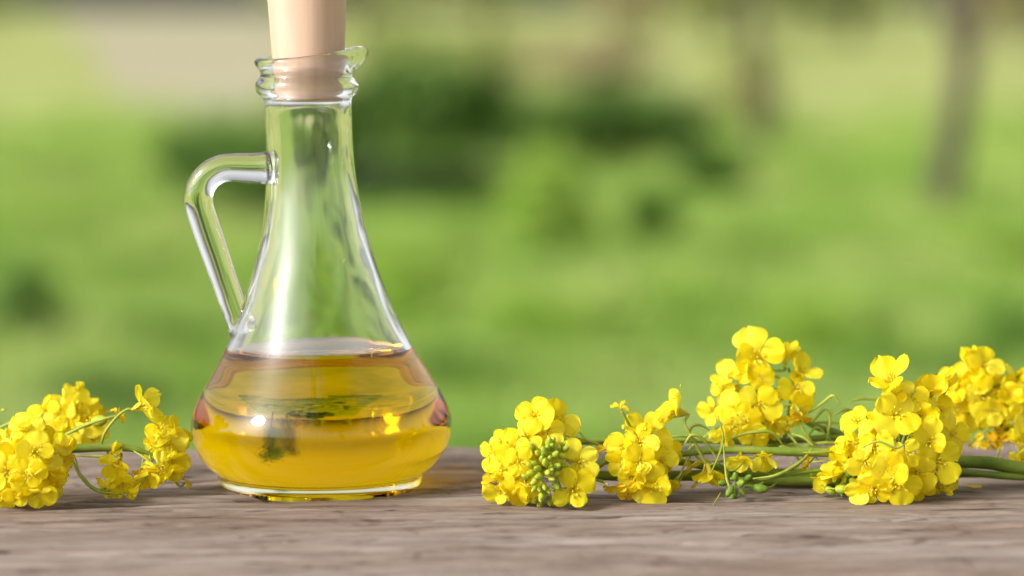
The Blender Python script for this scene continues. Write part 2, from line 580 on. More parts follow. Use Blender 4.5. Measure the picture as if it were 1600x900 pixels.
tree('leaning_tree', 1470, 345, 0.058, [(1478, 290), (1492, 200), (1508, 100), (1522, 0), (1532, -140)],
     'slim grey brown tree leaning right with a forked trunk, nearest tree', (0.1, 0.75, 1.0, 1.0, 0.75, 3600, .05), M['mid_leaf'], 31,
     branches=([(1508, 92), (1480, 20), (1452, -120)],))
tree('slim_tree', 1190, 235, 0.045, [(1188, 180), (1180, 90), (1172, 0), (1168, -120)],
     'faint thin tree trunk in the right half of the blurred garden', (0, 0.9, 1.0, 1.0, .8, 3000, .06), M['olive_leaf'], 32)
TM = ['lime_leaf', 'grass', 'mid_leaf', 'lime_leaf', 'grass', 'lime_leaf', 'grass', 'lime_leaf', 'grass', 'mid_leaf', 'lime_leaf', 'grass', 'lime_leaf', 'grass', 'mid_leaf', 'grass']
TL = ['lime green blurred grass tuft beside the flare of the jug neck', 'blurred green grass tuft just below the darkest shrub', 'darker green blurred grass tuft beside the jug shoulder above the table edge',
      'lime green blurred grass tuft above the first yellow head right of the jug', 'blurred green grass tuft above the second yellow head from the jug', 'lime green blurred grass tuft left of the tallest yellow head, higher up',
      'blurred green grass tuft high above the tallest yellow head', 'lime green blurred grass tuft between the tallest head and the largest mass', 'blurred green grass tuft left of the foot of the leaning trunk',
      'darker green blurred grass tuft rising behind the largest mass of flowers', 'lime green blurred grass tuft right of the foot of the leaning trunk', 'blurred green grass tuft low behind the tallest yellow head',
      'lime green blurred grass tuft left of the top of the jug handle', 'blurred green grass tuft left of the straight part of the jug handle', 'darker green blurred grass tuft left of the jug belly', 'blurred pale green grass tuft farthest up at the left edge']
rt = random.Random(12)
for k, (px_, py_, w_, h_) in enumerate([(640, 470, 120, 150), (745, 400, 90, 90), (720, 640, 150, 150), (900, 560, 120, 150), (1000, 640, 150, 130), (1090, 520, 120, 140), (1180, 430, 110, 110),
                                        (1290, 560, 150, 150), (1370, 430, 110, 90), (1440, 640, 170, 150), (1560, 420, 130, 100), (1130, 660, 130, 120), (90, 380, 130, 110), (180, 470, 140, 140), (260, 590, 150, 160), (60, 300, 120, 90)]):
    g = G(px_ + rt.uniform(-10, 10), py_)
    d = g.y - CAM_Y
    n = 340
    ang = RNG.uniform(0, 2 * math.pi, n)
    rad_ = np.sqrt(RNG.random(n)) * w_ / 2 / F_PX * d
    hh = h_ * .72 / F_PX * d * RNG.uniform(.5, 1.0, n)
    bx, by = rad_ * np.cos(ang), rad_ * np.sin(ang) * .7
    ox, oy = bx * .5 + RNG.normal(0, .12, n) * hh, by * .5 + RNG.normal(0, .12, n) * hh
    wx = RNG.uniform(.004, .011, n)
    V3 = np.stack([np.stack([bx - wx, by, 0 * bx], 1), np.stack([bx + wx, by, 0 * bx], 1), np.stack([bx + ox * .4 + wx * .8, by + oy * .4, hh * .6], 1), np.stack([bx + ox, by + oy, hh], 1)], 1)
    tf = leaf_object('tall_grass_tuft', None, (0, 0, 0), (V3.reshape(-1, 3), np.arange(n * 4).reshape(n, 4)), M[TM[k]])
    tf.location = g
    tag(tf, TL[k], 'grass tuft', 'tufts of tall grass blurred behind the table')
fars = [(-60, 60, 'olive tree far off at the left corner of the garden'), (560, 62, 'far olive tree just right of the stopper'),
        (760, 58, 'far olive tree above the middle dark shrub'), (960, 66, 'far dry tree above the dry shrub'),
        (1120, 60, 'far olive tree left of the faint thin trunk'), (1330, 64, 'far olive tree between the two trunks'),
        (1590, 70, 'far dry tree at the upper right corner')]
for i, (px, py, lab) in enumerate(fars):
    g = G(px, py)
    d = g.y - CAM_Y
    root = empty('far_tree', g)
    tag(root, lab, 'tree', 'far trees along the end of the garden')
    mt = M['dry_leaf'] if 'dry' in lab else M['olive_leaf']
    w = 130 / F_PX * d
    link('trunk', mesh_from('trunk', *tube_geo([(0, 0, -.1), (0.1, 0, 1.2), (0, 0, 3.0)], [.2, .16, .1], 8, 3), M['bark']), root)
    lo_v, lo_f = leaf_cloud((g.x, g.y, GZ + 3.0), w, w * .8, 2.9, 2600, .22, 60 + i, 18)
    lo_v = lo_v.copy(); lo_v[:, 2] = np.maximum(lo_v[:, 2], GZ + .15)
    leaf_object('crown', root, g, (lo_v, lo_f), mt)

# unseen tree added behind the camera to darken what the glass mirrors
root = empty('added_reflection_tree', (2.6, -6.4, GZ))
tag(root, 'large unseen leafy tree added on the viewer side to darken the reflections in the glass', 'tree')
link('trunk', mesh_from('trunk', *join_geo([tube_geo([(0, 0, -.1), (-.1, .1, 1.6), (-.3, .5, 3.2)], [.2, .16, .12], 12, 5)] +
     [tube_geo([(-.3, .5, 3.2), (-.3 + a_ * .5, .9 + b_ * .5, 4.2), (-.8 + a_, 1.4 + b_, 5.0)], [.1, .06, .03], 7, 4) for a_, b_ in ((-1.5, 0), (1.3, .4), (0, 1.4), (.2, -1.4), (-1, 1))]), M['bark']), root)
leaf_object('crown', root, Vector((2.6, -6.4, GZ)), leaf_cloud((1.6, -4.6, 4.3), 3.0, 2.8, 2.4, 9000, .13, 91, 26), M['dark_leaf'])

# ------------------------------------------------------------------ table: one weathered plank on four legs
def build_table():
    root = empty('garden_table', (0, 0.0, 0))
    tag(root, 'weathered grey brown wooden table top with dark cracks along the grain', 'table')
    x0, x1, y0, y1, th = -0.62, 0.62, -0.36, 0.092, 0.038
    nx, ny = 330, 620
    xs = np.linspace(x0, x1, nx)
    ys = np.linspace(y0, y1, ny)
    X, Y = np.meshgrid(xs, ys)
    Z = np.zeros_like(X)
    rg = np.random.default_rng(5)

    def fbm(ax, ay, seed, octs=4):
        out = np.zeros_like(X)
        r = np.random.default_rng(seed)
        amp = 1.0
        for _ in range(octs):
            gx, gy = int(max(2, (x1 - x0) * ax)) + 3, int(max(2, (y1 - y0) * ay)) + 3
            g = r.uniform(-1, 1, (gy, gx))
            u = (X - x0) * ax
            v = (Y - y0) * ay
            i, j = u.astype(int), v.astype(int)
            fu, fv = u - i, v - j
            fu, fv = fu * fu * (3 - 2 * fu), fv * fv * (3 - 2 * fv)
            i = np.clip(i, 0, gx - 2); j = np.clip(j, 0, gy - 2)
            out += amp * ((g[j, i] * (1 - fu) + g[j, i + 1] * fu) * (1 - fv) + (g[j + 1, i] * (1 - fu) + g[j + 1, i + 1] * fu) * fv)
            amp *= .55
            ax *= 2; ay *= 2
        return out
    Z += fbm(4, 22, 1, 5) * 0.00045
    fine = fbm(22, 200, 2, 5)
    Z += -np.maximum(0, fine - .15) * 0.0016
    # long cracks that follow the grain, each a shallow wedge
    groove = np.zeros_like(X)
    cracks = [(-.14, -.038, .085, .0022, .22), (-.30, -.004, .26, .0011, .05), (-.11, .012, .10, .0006, -.02), (.235, -.055, .10, .0007, .01), (-.19, -.038, .10, .0005, .05),
              (.02, -.072, .09, .0005, .03), (.12, .03, .08, .0006, -.02), (.03, -.034, .06, .0006, 0), (-.36, .03, .12, .0007, .0), (.30, .02, .12, .0006, .02),
              (-.05, -.024, .07, .0006, .03)]
    for k in range(420):
        cracks.append((rg.uniform(-.6, .6), rg.uniform(y0 + .01, y1 - .004), rg.uniform(.004, .032), rg.uniform(.0004, .0017), rg.uniform(-.06, .06)))
    wob = fbm(10, 12, 9, 3) * 0.0022
    for (cx, cyy, ln, wd, sl) in cracks:
        c = cyy + (X - cx) * sl + wob
        e = np.clip(1 - ((X - cx) / ln) ** 2, 0, 1)
        g = np.exp(-((Y - c) / (wd * (0.35 + e))) ** 2) * np.sqrt(e)
        groove = np.maximum(groove, g)
        Z -= g * min(.0022, wd * 2.4)
    # worn, uneven far edge
    edge = y1 - Y + fbm(9, 3, 4, 4) * 0.0016
    Z -= np.where(edge < .006, (.006 - np.clip(edge, 0, .006)) ** 2 * 90, 0)
    YY = Y + np.where(Y > y1 - .004, fbm(12, 3, 6, 4) * 0.0012, 0)
    top = np.stack([X, YY, Z], -1).reshape(-1, 3)
    idx = np.arange(nx * ny).reshape(ny, nx)
    q = np.stack([idx[:-1, :-1], idx[:-1, 1:], idx[1:, 1:], idx[1:, :-1]], -1).reshape(-1, 4)
    # the sides go straight down from the rim of the top
    rim = np.concatenate([idx[0, :], idx[1:, -1], idx[-1, -2::-1], idx[-2:0:-1, 0]])
    low = top[rim].copy(); low[:, 2] = -th
    nb = len(top)
    m = len(rim)
    V = np.concatenate([top, low])
    a = np.arange(m); b2 = (a + 1) % m
    sides = np.stack([rim[a], nb + a, nb + b2, rim[b2]], -1)
    F4 = np.concatenate([q, sides])
    me = bpy.data.meshes.new('tabletop')
    me.vertices.add(len(V)); me.vertices.foreach_set('co', V.reshape(-1))
    nl = F4.size + m
    me.loops.add(nl)
    me.loops.foreach_set('vertex_index', np.concatenate([F4.reshape(-1), (nb + a)[::-1]]).astype(np.int32))
    me.polygons.add(len(F4) + 1)
    me.polygons.foreach_set('loop_start', np.concatenate([np.arange(0, F4.size, 4), [F4.size]]).astype(np.int32))
    me.update(); me.validate()
    me.polygons.foreach_set('use_smooth', [True] * (len(me.polygons) - 1) + [False])
    at = me.attributes.new('groove', 'FLOAT', 'POINT')
    at.data.foreach_set('value', np.concatenate([groove.reshape(-1), np.zeros(m)]).astype(np.float32))
    me.materials.append(M['wood'])
    link('tabletop', me, root)
    lv = []
    s = .035
    base = None
    for sx in (-.54, .54):
        for sy in (-.29, .03):
            v = [(dx * s, dy * s, z) for z in (GZ, -th - .0005) for dx, dy in ((-1, -1), (1, -1), (1, 1), (-1, 1))]
            f = [(3, 2, 1, 0), (4, 5, 6, 7), (0, 1, 5, 4), (1, 2, 6, 5), (2, 3, 7, 6), (3, 0, 4, 7)]
            if base is None:
                base = mesh_from('leg', v, f, M['wood'], False)
            link('leg', base, root, (sx, sy, 0))
    root.rotation_euler = (0, 0, math.radians(4.0))
    return root


build_table()

# ------------------------------------------------------------------ the glass jug
BX0 = 503.0                                   # photo x of the jug's axis at its belly
BY = -0.004
px = PXM(BY)                                  # metres per photo pixel at the jug
base = P(BX0, 760.5, BY)
base.z = 0.0012
Zof = lambda py: P(BX0, py, BY).z - base.z if py < 760.5 else 0.0

# (photo y, radius in photo pixels, axis x in photo pixels)
OUT = [(760.5, 147, 502), (759.5, 153, 502), (756, 157, 502), (750, 160, 501.5), (743, 162, 501.5), (737.5, 163.5, 501.5), (734.5, 165, 501.5), (732, 169, 502), (728, 174.5, 502), (722, 181, 502), (712, 189, 502),
       (700, 196.5, 503), (688, 201, 503), (675, 204, 503), (662, 205.5, 503), (650, 204.5, 503), (636, 200, 503), (620, 192.5, 503), (600, 181, 503), (580, 169, 502.5),
       (560, 157, 501.5), (540, 146, 500.5), (520, 136, 499.5), (500, 127, 498.5), (480, 119, 497.5), (460, 111.5, 496.5), (440, 104.5, 495.5), (420, 98, 495),
       (400, 92, 494.5), (380, 87, 494), (360, 82.5, 493), (340, 78.5, 492.5), (320, 75, 491.5), (300, 72.3, 490.5), (275, 69.8, 489), (250, 68.2, 488), (225, 67.4, 487),
       (200, 67.2, 486), (180, 67.6, 485.3), (165, 67.8, 484.7), (155, 68.8, 484.4), (150, 71.5, 484.2), (146, 77, 484), (141, 79.6, 483.8), (135, 80.2, 483.6), (129, 79, 483.4),
       (124, 75.5, 483.2), (120, 72.2, 483), (114, 71.5, 482.7), (109, 73, 482.5), (104, 77, 482.3), (99, 79.6, 482), (94.5, 79, 481.8), (91.5, 76, 481.6)]
INN = [(90.6, 71, 481.6), (92, 66, 481.7), (96, 62.5, 481.8), (102, 61, 482), (110, 60.2, 482.5), (120, 59, 483), (135, 57.8, 483.6), (150, 57.2, 484.2), (165, 57.2, 484.7),
       (180, 57, 485.3), (200, 56.7, 486), (225, 56.8, 487), (250, 57.5, 488), (275, 58.8, 489), (300, 61, 490.5), (320, 63.5, 491.5), (340, 66.8, 492.5), (360, 70.6, 493),
       (380, 75, 494), (400, 80, 494.5), (420, 86, 495), (440, 92.3, 495.5), (460, 99.2, 496.5), (480, 106.5, 497.5), (500, 114.2, 498.5), (520, 123, 499.5), (540, 133, 500.5),
       (560, 144, 501.5), (580, 156, 502.5), (600, 168, 503), (620, 179.5, 503), (636, 187, 503), (650, 191.3, 503), (662, 192.5, 503), (675, 191, 503), (688, 188, 503),
       (700, 183, 503), (709, 175, 502), (716, 167, 502), (723, 158, 502), (730, 147, 502), (735.5, 133, 502), (739.5, 114, 502), (742, 90, 502), (743, 60, 502), (743.3, 30, 502)]


def refine(tab, k=3):
    pts = spline([Vector((a, b, c)) for a, b, c in tab], k)
    return [(p.x, p.y, p.z) for p in pts]


def lathe_rows(tab, inner):
    rows = []
    for (py, r, cx) in tab:
        z = Zof(py)
        row = []
        for s in range(SEG):
            th = 2 * math.pi * s / SEG
            rr, dz = r, 0.0
            # drawn-up rim with a pouring lip, turned slightly away from the camera
            if py < 118:
                t = min(1.0, (118 - py) / 22.0)
                t = t * t * (3 - 2 * t)
                dth = math.atan2(math.sin(th - 0.42), math.cos(th - 0.42))
                lift = ((1 + math.cos(dth)) / 2) ** 1.4
                spout = math.exp(-(dth / 0.46) ** 2)
                dz = (19 * lift + 4.0 * spout) * (t if inner else t ** 1.8) - 10 * math.exp(-(dth / 0.26) ** 2) * t * t
                rr += 23 * spout * (t ** 1.4 if inner else t ** 0.75)
            v = Vector((math.cos(th), math.sin(th), 0))
            wob = 0.0
            if inner:
                wob = 1.1 * noise.noise(Vector((v.x * 1.7, v.y * 1.7, z * 55))) + .5 * noise.noise(Vector((v.x * 4, v.y * 4, z * 90 + 9)))
                wob *= min(1.0, r / 120.0) if py > 170 else 0.0
            else:
                wob = .5 * noise.noise(Vector((v.x * 1.5, v.y * 1.5, z * 40 + 20)))
            row.append(((cx - BX0 + (rr + wob) * v.x) * px, (rr + wob) * v.y * px, z + dz * px))
        rows.append(row)
    return rows


SEG = 144


def close_rows(rows, c0, c1):
    V = [c0] + [v for row in rows for v in row] + [c1]
    Fc = []
    for s in range(SEG):
        Fc.append((0, 1 + (s + 1) % SEG, 1 + s))
    for i in range(len(rows) - 1):
        a, b = 1 + i * SEG, 1 + (i + 1) * SEG
        for s in range(SEG):
            s2 = (s + 1) % SEG
            Fc.append((a + s, a + s2, b + s2, b + s))
    a = 1 + (len(rows) - 1) * SEG
    for s in range(SEG):
        Fc.append((a + s, a + (s + 1) % SEG, len(V) - 1))
    return V, Fc


jug = empty('oil_jug', base)
tag(jug, 'clear glass oil jug with a loop handle and pouring lip, half full of golden oil', 'jug')
rows_o = lathe_rows([(p, r, c) for p, r, c in refine(OUT, 3)], False)
rows_i = lathe_rows([(p, r, c) for p, r, c in refine(INN, 3)], True)
# the underside is pushed up a little, as in a pressed glass base
under = []
for r in (40, 90, 125, 140):
    under.append([(r * px * math.cos(2 * math.pi * s / SEG), r * px * math.sin(2 * math.pi * s / SEG), (0.0012 if r < 100 else .0007 if r < 130 else .0001)) for s in range(SEG)])
V, Fc = close_rows(under + rows_o + rows_i, (0, 0, .0013), ((-1 * px), 0, Zof(743.4)))
gme = mesh_from('glass_body', V, Fc, M['glass'])
gme.materials.append(M['wet_glass'])
n_out = len(under) + len(rows_o)
wet = [i for i, t in enumerate(refine(INN, 3)) if t[0] > 541.0 + 2.0]
for p_ in gme.polygons:
    rmin = (min(p_.vertices) - 1) // SEG
    if rmin >= n_out + wet[0] or len(V) - 1 in p_.vertices:
        p_.material_index = 1
link('glass_body', gme, jug)

# oil: fills the inside up to its level, its skin a hair inside the glass so no air film shows
LV = 541.0
tab = [t for t in refine(INN, 3) if t[0] > LV + 2.0]
wall = lathe_rows([(p + (0.7 if p > 726 else 0), r + 0.9, c) for p, r, c in tab], True)[::-1]
lev = lathe_rows([(LV + 1.2, 133.8, 500.5), (LV + .5, 131, 500.5), (LV + .9, 126, 500.5), (LV + 1.5, 118, 500.5), (LV + 1.7, 100, 500.5), (LV + 1.7, 50, 500.5)], True)
V, Fc = close_rows(wall + lev, ((-1 * px), 0, Zof(744.2)), (-2 * px, 0, Zof(LV + 1.7)))
ome = mesh_from('oil', V, Fc, M['oil'])
fa = ome.attributes.new('free_surface', 'FLOAT', 'FACE')
n_wall = len(wall)
fa.data.foreach_set('value', [1.0 if (min(p_.vertices) - 1) // SEG >= n_wall and min(p_.vertices) > 0 else 0.0 for p_ in ome.polygons])
tag(link('oil', ome, jug), 'golden yellow oil filling the lower half of the jug')

# handle: solid glass loop
hp = [(427, 262), (417, 262.5), (400, 263), (360, 262), (340, 266), (322, 279), (312, 299), (312, 321), (321, 352), (334, 390), (347, 428), (360, 464), (371, 495), (380, 520)]
hpts = [P(a, b, BY) - base for a, b in hp]
hr = [27, 24.5, 22.5, 20.5, 20.5, 21, 21.5, 21.5, 21, 20.5, 19.5, 19, 19, 20]
vs, fs = tube_geo(hpts, [r * 1.06 * px for r in hr], 28, 6)
vs = [Vector((v.x, v.y * .82, v.z)) for v in vs]
link('handle', mesh_from('handle', vs, fs, M['glass']), jug)

# stopper: turned pale wood, rests in the neck
ST = [(153, 20, 484), (153, 46, 484), (152.2, 50.5, 484), (150, 52.6, 484), (120, 54.6, 483), (90, 56.3, 482), (60, 57.8, 481), (30, 59.5, 480.5), (0, 61.3, 479.6), (-30, 63.5, 478.6), (-52, 66, 478), (-60, 70, 478), (-72, 72, 478), (-88, 71, 477), (-98, 64, 477), (-103, 50, 477), (-104.5, 25, 477)]
sr = []
stb = P(484, 153, BY)
for (py, r, cx) in refine(ST, 3):
    c = P(cx, py, BY)
    sr.append([(c.x - stb.x + r * px * math.cos(2 * math.pi * s / SEG), r * px * math.sin(2 * math.pi * s / SEG), c.z - stb.z) for s in range(SEG)])
c1 = P(477, -104.6, BY) - stb
V, Fc = close_rows(sr, (0, 0, 0), tuple(c1))
st = link('wooden_stopper', mesh_from('wooden_stopper', V, Fc, M['stopper']), None, stb)
tag(st, 'smooth pale wooden stopper pushed into the mouth of the glass jug', 'stopper')


# ------------------------------------------------------------------ rapeseed flowers
def petal_mesh(name, a0, a1, seed, width=1.0, ruffle=0.05, m=None, fold=0.0, length=1.0):
    """unit petal from the flower's centre: its midrib starts a0 degrees off the axis and ends a1 off it"""
    r = random.Random(seed)
    NU, NV = 11, 8
    verts = []
    x = z = 0.0
    prev = 0.0
    asym = r.uniform(-.06, .06)
    off = r.uniform(0, 50)
    for i in range(NU + 1):
        u = i / NU
        k = min(1.0, max(0.0, (u - .12) / .5))
        k = k * k * (3 - 2 * k)
        a = math.radians(a0 + (a1 - a0) * k + 10 * ruffle * math.sin(u * 9 + off))
        du = (u - prev) * 1.02 * length
        prev = u
        x += math.sin(a) * du
        z += math.cos(a) * du
        if u < .3:
            w = .055 + .10 * (u / .3) ** 2
        elif u < .68:
            t = (u - .3) / .38
            w = .155 + .255 * math.sin(t * math.pi / 2)
        else:
            t = (u - .68) / .32
            w = .41 * math.sqrt(max(0, 1 - (t * .985) ** 2.3))
        w *= width
        for j in range(NV + 1):
            v = j / NV * 2 - 1
            y = v * w + asym * u
            lim = max(0, (u - .3))
            cup = (-.07 + fold) * (v * v) * w * 1.6
            ruf = ruffle * lim * (math.sin(v * 5 + off + u * 4) + .7 * noise.noise(Vector((u * 4 + off, v * 2.2, 0))) * 2)
            notch = 0.03 * math.exp(-(v / .25) ** 2) * (1 if i == NU else 0)
            nx, nz = math.cos(a), -math.sin(a)
            h = -cup - ruf
            verts.append((x + nx * h - math.sin(a) * notch, y, z - nz * (-h) * 1.0 - math.cos(a) * notch))
    faces = []
    for i in range(NU):
        for j in range(NV):
            b = i * (NV + 1) + j
            faces.append((b, b + 1, b + NV + 2, b + NV + 1))
    return mesh_from(name, verts, faces, m or M['petal'])


KIND = {'open': (18, 98), 'half': (8, 62), 'closed': (2, 24), 'droop': (30, 140)}
PM = {}
for kd, (a0, a1) in KIND.items():
    PM[kd] = [petal_mesh('petal', a0 + random.uniform(-4, 4), a1 + random.uniform(-22, 16), 10 * i + len(kd),
                         width={'open': 1.0, 'half': .95, 'closed': .78, 'droop': .8}[kd] * random.uniform(.88, 1.12),
                         ruffle={'open': .06, 'half': .08, 'closed': .06, 'droop': .12}[kd] * random.uniform(.6, 1.5)) for i in range(9)]
PM['old'] = [petal_mesh('petal', 20 + 8 * i, 90 + 20 * i, 90 + i, width=.72, ruffle=.14, m=M['old_petal'], fold=.2) for i in range(4)]


def stamens_mesh():
    r = random.Random(3)
    g = []
    for k in range(6):
        a = k * math.pi / 3 + r.uniform(-.2, .2)
        l = .40 if k % 3 else .30
        o = Vector((math.cos(a), math.sin(a), 0))
        p0, p1, p2 = o * .04, o * .09 + Vector((0, 0, l * .6)), o * .17 + Vector((0, 0, l))
        g.append(tube_geo([p0, p1, p2], .014, 5, 3))
        g.append(tube_geo([p2 - o * .02 - Vector((0, 0, .03)), p2 + Vector((0, 0, .03)), p2 + o * .04 + Vector((0, 0, .09))], [.018, .04, .012], 6, 3))
    g.append(tube_geo([(0, 0, 0), (0, 0, .25), (0, 0, .46)], [.045, .04, .03], 7, 3))
    return mesh_from('stamens', *join_geo(g), M['stamen'])


def calyx_mesh(spread):
    g = []
    g.append(tube_geo([(0, 0, -.16), (0, 0, -.07), (0, 0, .02)], [.04, .06, .05], 7, 3))
    for k in range(4):
        a = k * math.pi / 2 + math.pi / 4
        o = Vector((math.cos(a), math.sin(a), 0))
        t = Vector((-o.y, o.x, 0))
        rows = []
        for i in range(6):
            u = i / 5
            c = o * (.05 + (.10 + .25 * spread) * u) + Vector((0, 0, -.05 + .46 * u))
            w = .075 * math.sin(math.pi * (.18 + .80 * u))
            rows += [c - t * w, c + o * .025, c + t * w]
        f = []
        for i in range(5):
            for j in range(2):
                b = i * 3 + j
                f.append((b, b + 1, b + 4, b + 3))
        g.append((rows, f))
    return mesh_from('flower', *join_geo(g), M['sepal'])


STA = stamens_mesh()
CAL = {False: calyx_mesh(.3), True: calyx_mesh(1.2)}


def bud_mesh(m):
    g = [tube_geo([(0, 0, 0), (0, 0, .18), (0, 0, .5), (0, 0, .82), (0, 0, 1.0)], [.12, .25, .30, .2, .03], 9, 4, .07)]
    g.append(tube_geo([(0, 0, -.5), (0, 0, -.2), (0, 0, .03)], .06, 5, 2))
    return mesh_from('bud', *join_geo(g), m)


BUD = {'bud': bud_mesh(M['bud']), 'dark': bud_mesh(M['dark_bud'])}


def near_on(axis, p):
    best, bi = None, 0
    for i, q in enumerate(axis):
        d = (q - p).length
        if best is None or d < best:
            best, bi = d, i
    return bi


def sprig(label, axis, rad, flowers, buds=(), stems=(), loose=(), seed=1, fill=None, pods=(), cat='flower sprig'):
    """axis and stems: (photo x, photo y, world depth y) points, from the cut end to the tip
       flowers: (photo x, y, depth shift mm, size px, (right, up, towards camera), kind)"""
    r = random.Random(seed)
    A = [P(*a) for a in axis]
    tip = A[-1]
    root = empty('rapeseed_sprig', A[0])
    tag(root, label, cat, 'rapeseed sprigs lying on the wooden table')
    o0 = A[0]
    ax = spline(A, 10)
    yc = [a[2] for a in axis]
    link('main_stem', mesh_from('main_stem', *tube_geo([a - o0 for a in A], [x * PXM(0) for x in rad], 10, 10, .05), M['stem']), root)
    for pts, sr_ in stems:
        link('side_stem', mesh_from('side_stem', *tube_geo([P(*a) - o0 for a in pts], [x * PXM(0) for x in sr_], 8, 8, .05), M['stem']), root)
    for pts, rr in pods:
        q = [P(*a) - o0 for a in pts]
        k = len(q)
        link('seed_pod', mesh_from('seed_pod', *tube_geo(q, [rr * .5 * PXM(0)] + [rr * PXM(0)] * (k - 2) + [rr * .35 * PXM(0)], 7, 7), M['stalk']), root)
    fl = list(flowers)
    if fill:
        n, cx, cyy, rx, ry, dep, size = fill
        for k in range(n):
            a = r.uniform(0, 2 * math.pi)
            q = math.sqrt(r.random())
            fl.append((cx + rx * q * math.cos(a), cyy + ry * q * math.sin(a), dep + r.uniform(-4, 5), size * r.uniform(.85, 1.1),
                       (q * math.cos(a), -q * math.sin(a) * .9, r.uniform(.3, .9)), r.choice(['open', 'open', 'half', 'half', 'old'])))
    for item in fl:
        fx, fy, dmm, size, face, kind = item[:6]
        i = near_on(ax, P(fx, fy, sum(yc[-2:]) / 2))
        ybase = ax[i].y
        yw = ybase + dmm / 1000.0
        c = P(fx, fy, yw)
        R = size * {'open': .575, 'half': .70, 'closed': .64}.get(kind, .55) * PXM(yw) * r.uniform(.95, 1.08)
        if c.z < R * .55:
            c.z = R * .55
        d = Vector((face[0], -face[2], face[1])) + Vector((r.uniform(-.12, .12), r.uniform(-.12, .12), r.uniform(-.12, .12)))
        d.normalize()
        c = c - d * R * (.30 if kind in ('open', 'droop', 'old') else .5)
        if c.z < .0015:
            c.z = .0015
        rot = d.to_track_quat('Z', 'Y') @ Quaternion((0, 0, 1), r.uniform(0, 2 * math.pi))
        wide = kind in ('open', 'droop', 'old')
        fo = link('flower', CAL[wide], root)
        fo.location = c - o0
        fo.rotation_mode = 'QUATERNION'
        fo.rotation_quaternion = rot
        fo.scale = (R, R, R)
        np_ = 4 if kind != 'old' else 3
        for k in range(np_):
            src = PM[kind if kind in PM else 'old']
            pt = link('petal', r.choice(src), fo)
            pt.rotation_euler = (r.uniform(-.18, .18), r.uniform(-.28, .26), k * math.pi / 2 + r.uniform(-.24, .24))
            s = r.uniform(.82, 1.12)
            pt.scale = (s, s * r.uniform(.85, 1.2), s)
        if kind in ('open', 'half', 'droop'):
            link('stamens', STA, fo)
        # stalk from the stem, leaving it a little below and curving up into the calyx
        if len(item) > 6:
            pp = [P(*a) for a in item[6]] + [c - d * R * .14]
            geo = tube_geo([q - o0 for q in pp], [2.4 * PXM(0)] * len(pp), 7, 7)
        else:
            j = max(0, i - r.randint(1, 4))
            s0 = ax[j]
            e = c - d * R * .14
            ln = (e - s0).length
            geo = tube_geo([s0 - o0, s0.lerp(e, .45) + (ax[min(j + 1, len(ax) - 1)] - ax[max(j - 1, 0)]).normalized() * ln * .10 - d * ln * .10 - o0, e - d * ln * .12 - o0, e - o0],
                           [2.0 * PXM(0), 1.8 * PXM(0), 1.8 * PXM(0), 2.4 * PXM(0)], 6, 4)
        link('flower_stalk', mesh_from('flower_stalk', *geo, M['stalk']), root)
    for (bx, by, dmm, ln, face, kd) in buds:
        i = near_on(ax, P(bx, by, sum(yc[-2:]) / 2))
        yw = ax[i].y + dmm / 1000.0
        c = P(bx, by, yw)
        c.z = max(c.z, .002)
        d = Vector((face[0], -face[2], face[1])) + Vector((r.uniform(-.25, .25), r.uniform(-.25, .25), r.uniform(-.25, .25)))
        d.normalize()
        b = link('bud', BUD[kd], root)
        b.location = c - o0
        b.rotation_mode = 'QUATERNION'
        b.rotation_quaternion = d.to_track_quat('Z', 'Y')
        s = ln * PXM(yw)
        b.scale = (s, s, s)
    return root


def bud_ball(cx, cy, rx, ry, n, ln, seed, kd='bud', dep=-8):
    r = random.Random(seed)
    out = []
    for k in range(n):
        q = math.sqrt((k + .5) / n)
        a = k * 2.39996 + r.uniform(-.2, .2)
        x, y = q * math.cos(a), q * math.sin(a)
        out.append((cx + rx * x, cy + ry * y, dep * math.sqrt(max(.05, 1 - q * q)), ln * r.uniform(.8, 1.2), (x, -y, .6), kd))
    return out


LC, RC = -.2, .2
rk = random.Random(44)
TANGLE = []
for k in range(20):
    x_ = rk.uniform(1050, 1330)
    y_ = rk.uniform(690, 745)
    dx_ = rk.choice((-1, 1)) * rk.uniform(20, 55)
    up_ = rk.uniform(-35, 50)
    yy_ = rk.uniform(-.03, .012)
    if y_ - up_ > 762:
        up_ = y_ - 762
    TANGLE.append(([(x_, y_, yy_), (x_ + dx_ * .5, y_ - up_ * .8, yy_ - .003), (x_ + dx_ * .9, y_ - up_, yy_ - .004), (x_ + dx_ * 1.15, y_ - up_ * rk.uniform(.5, .9), yy_ - .004)], rk.uniform(1.4, 2.7)))
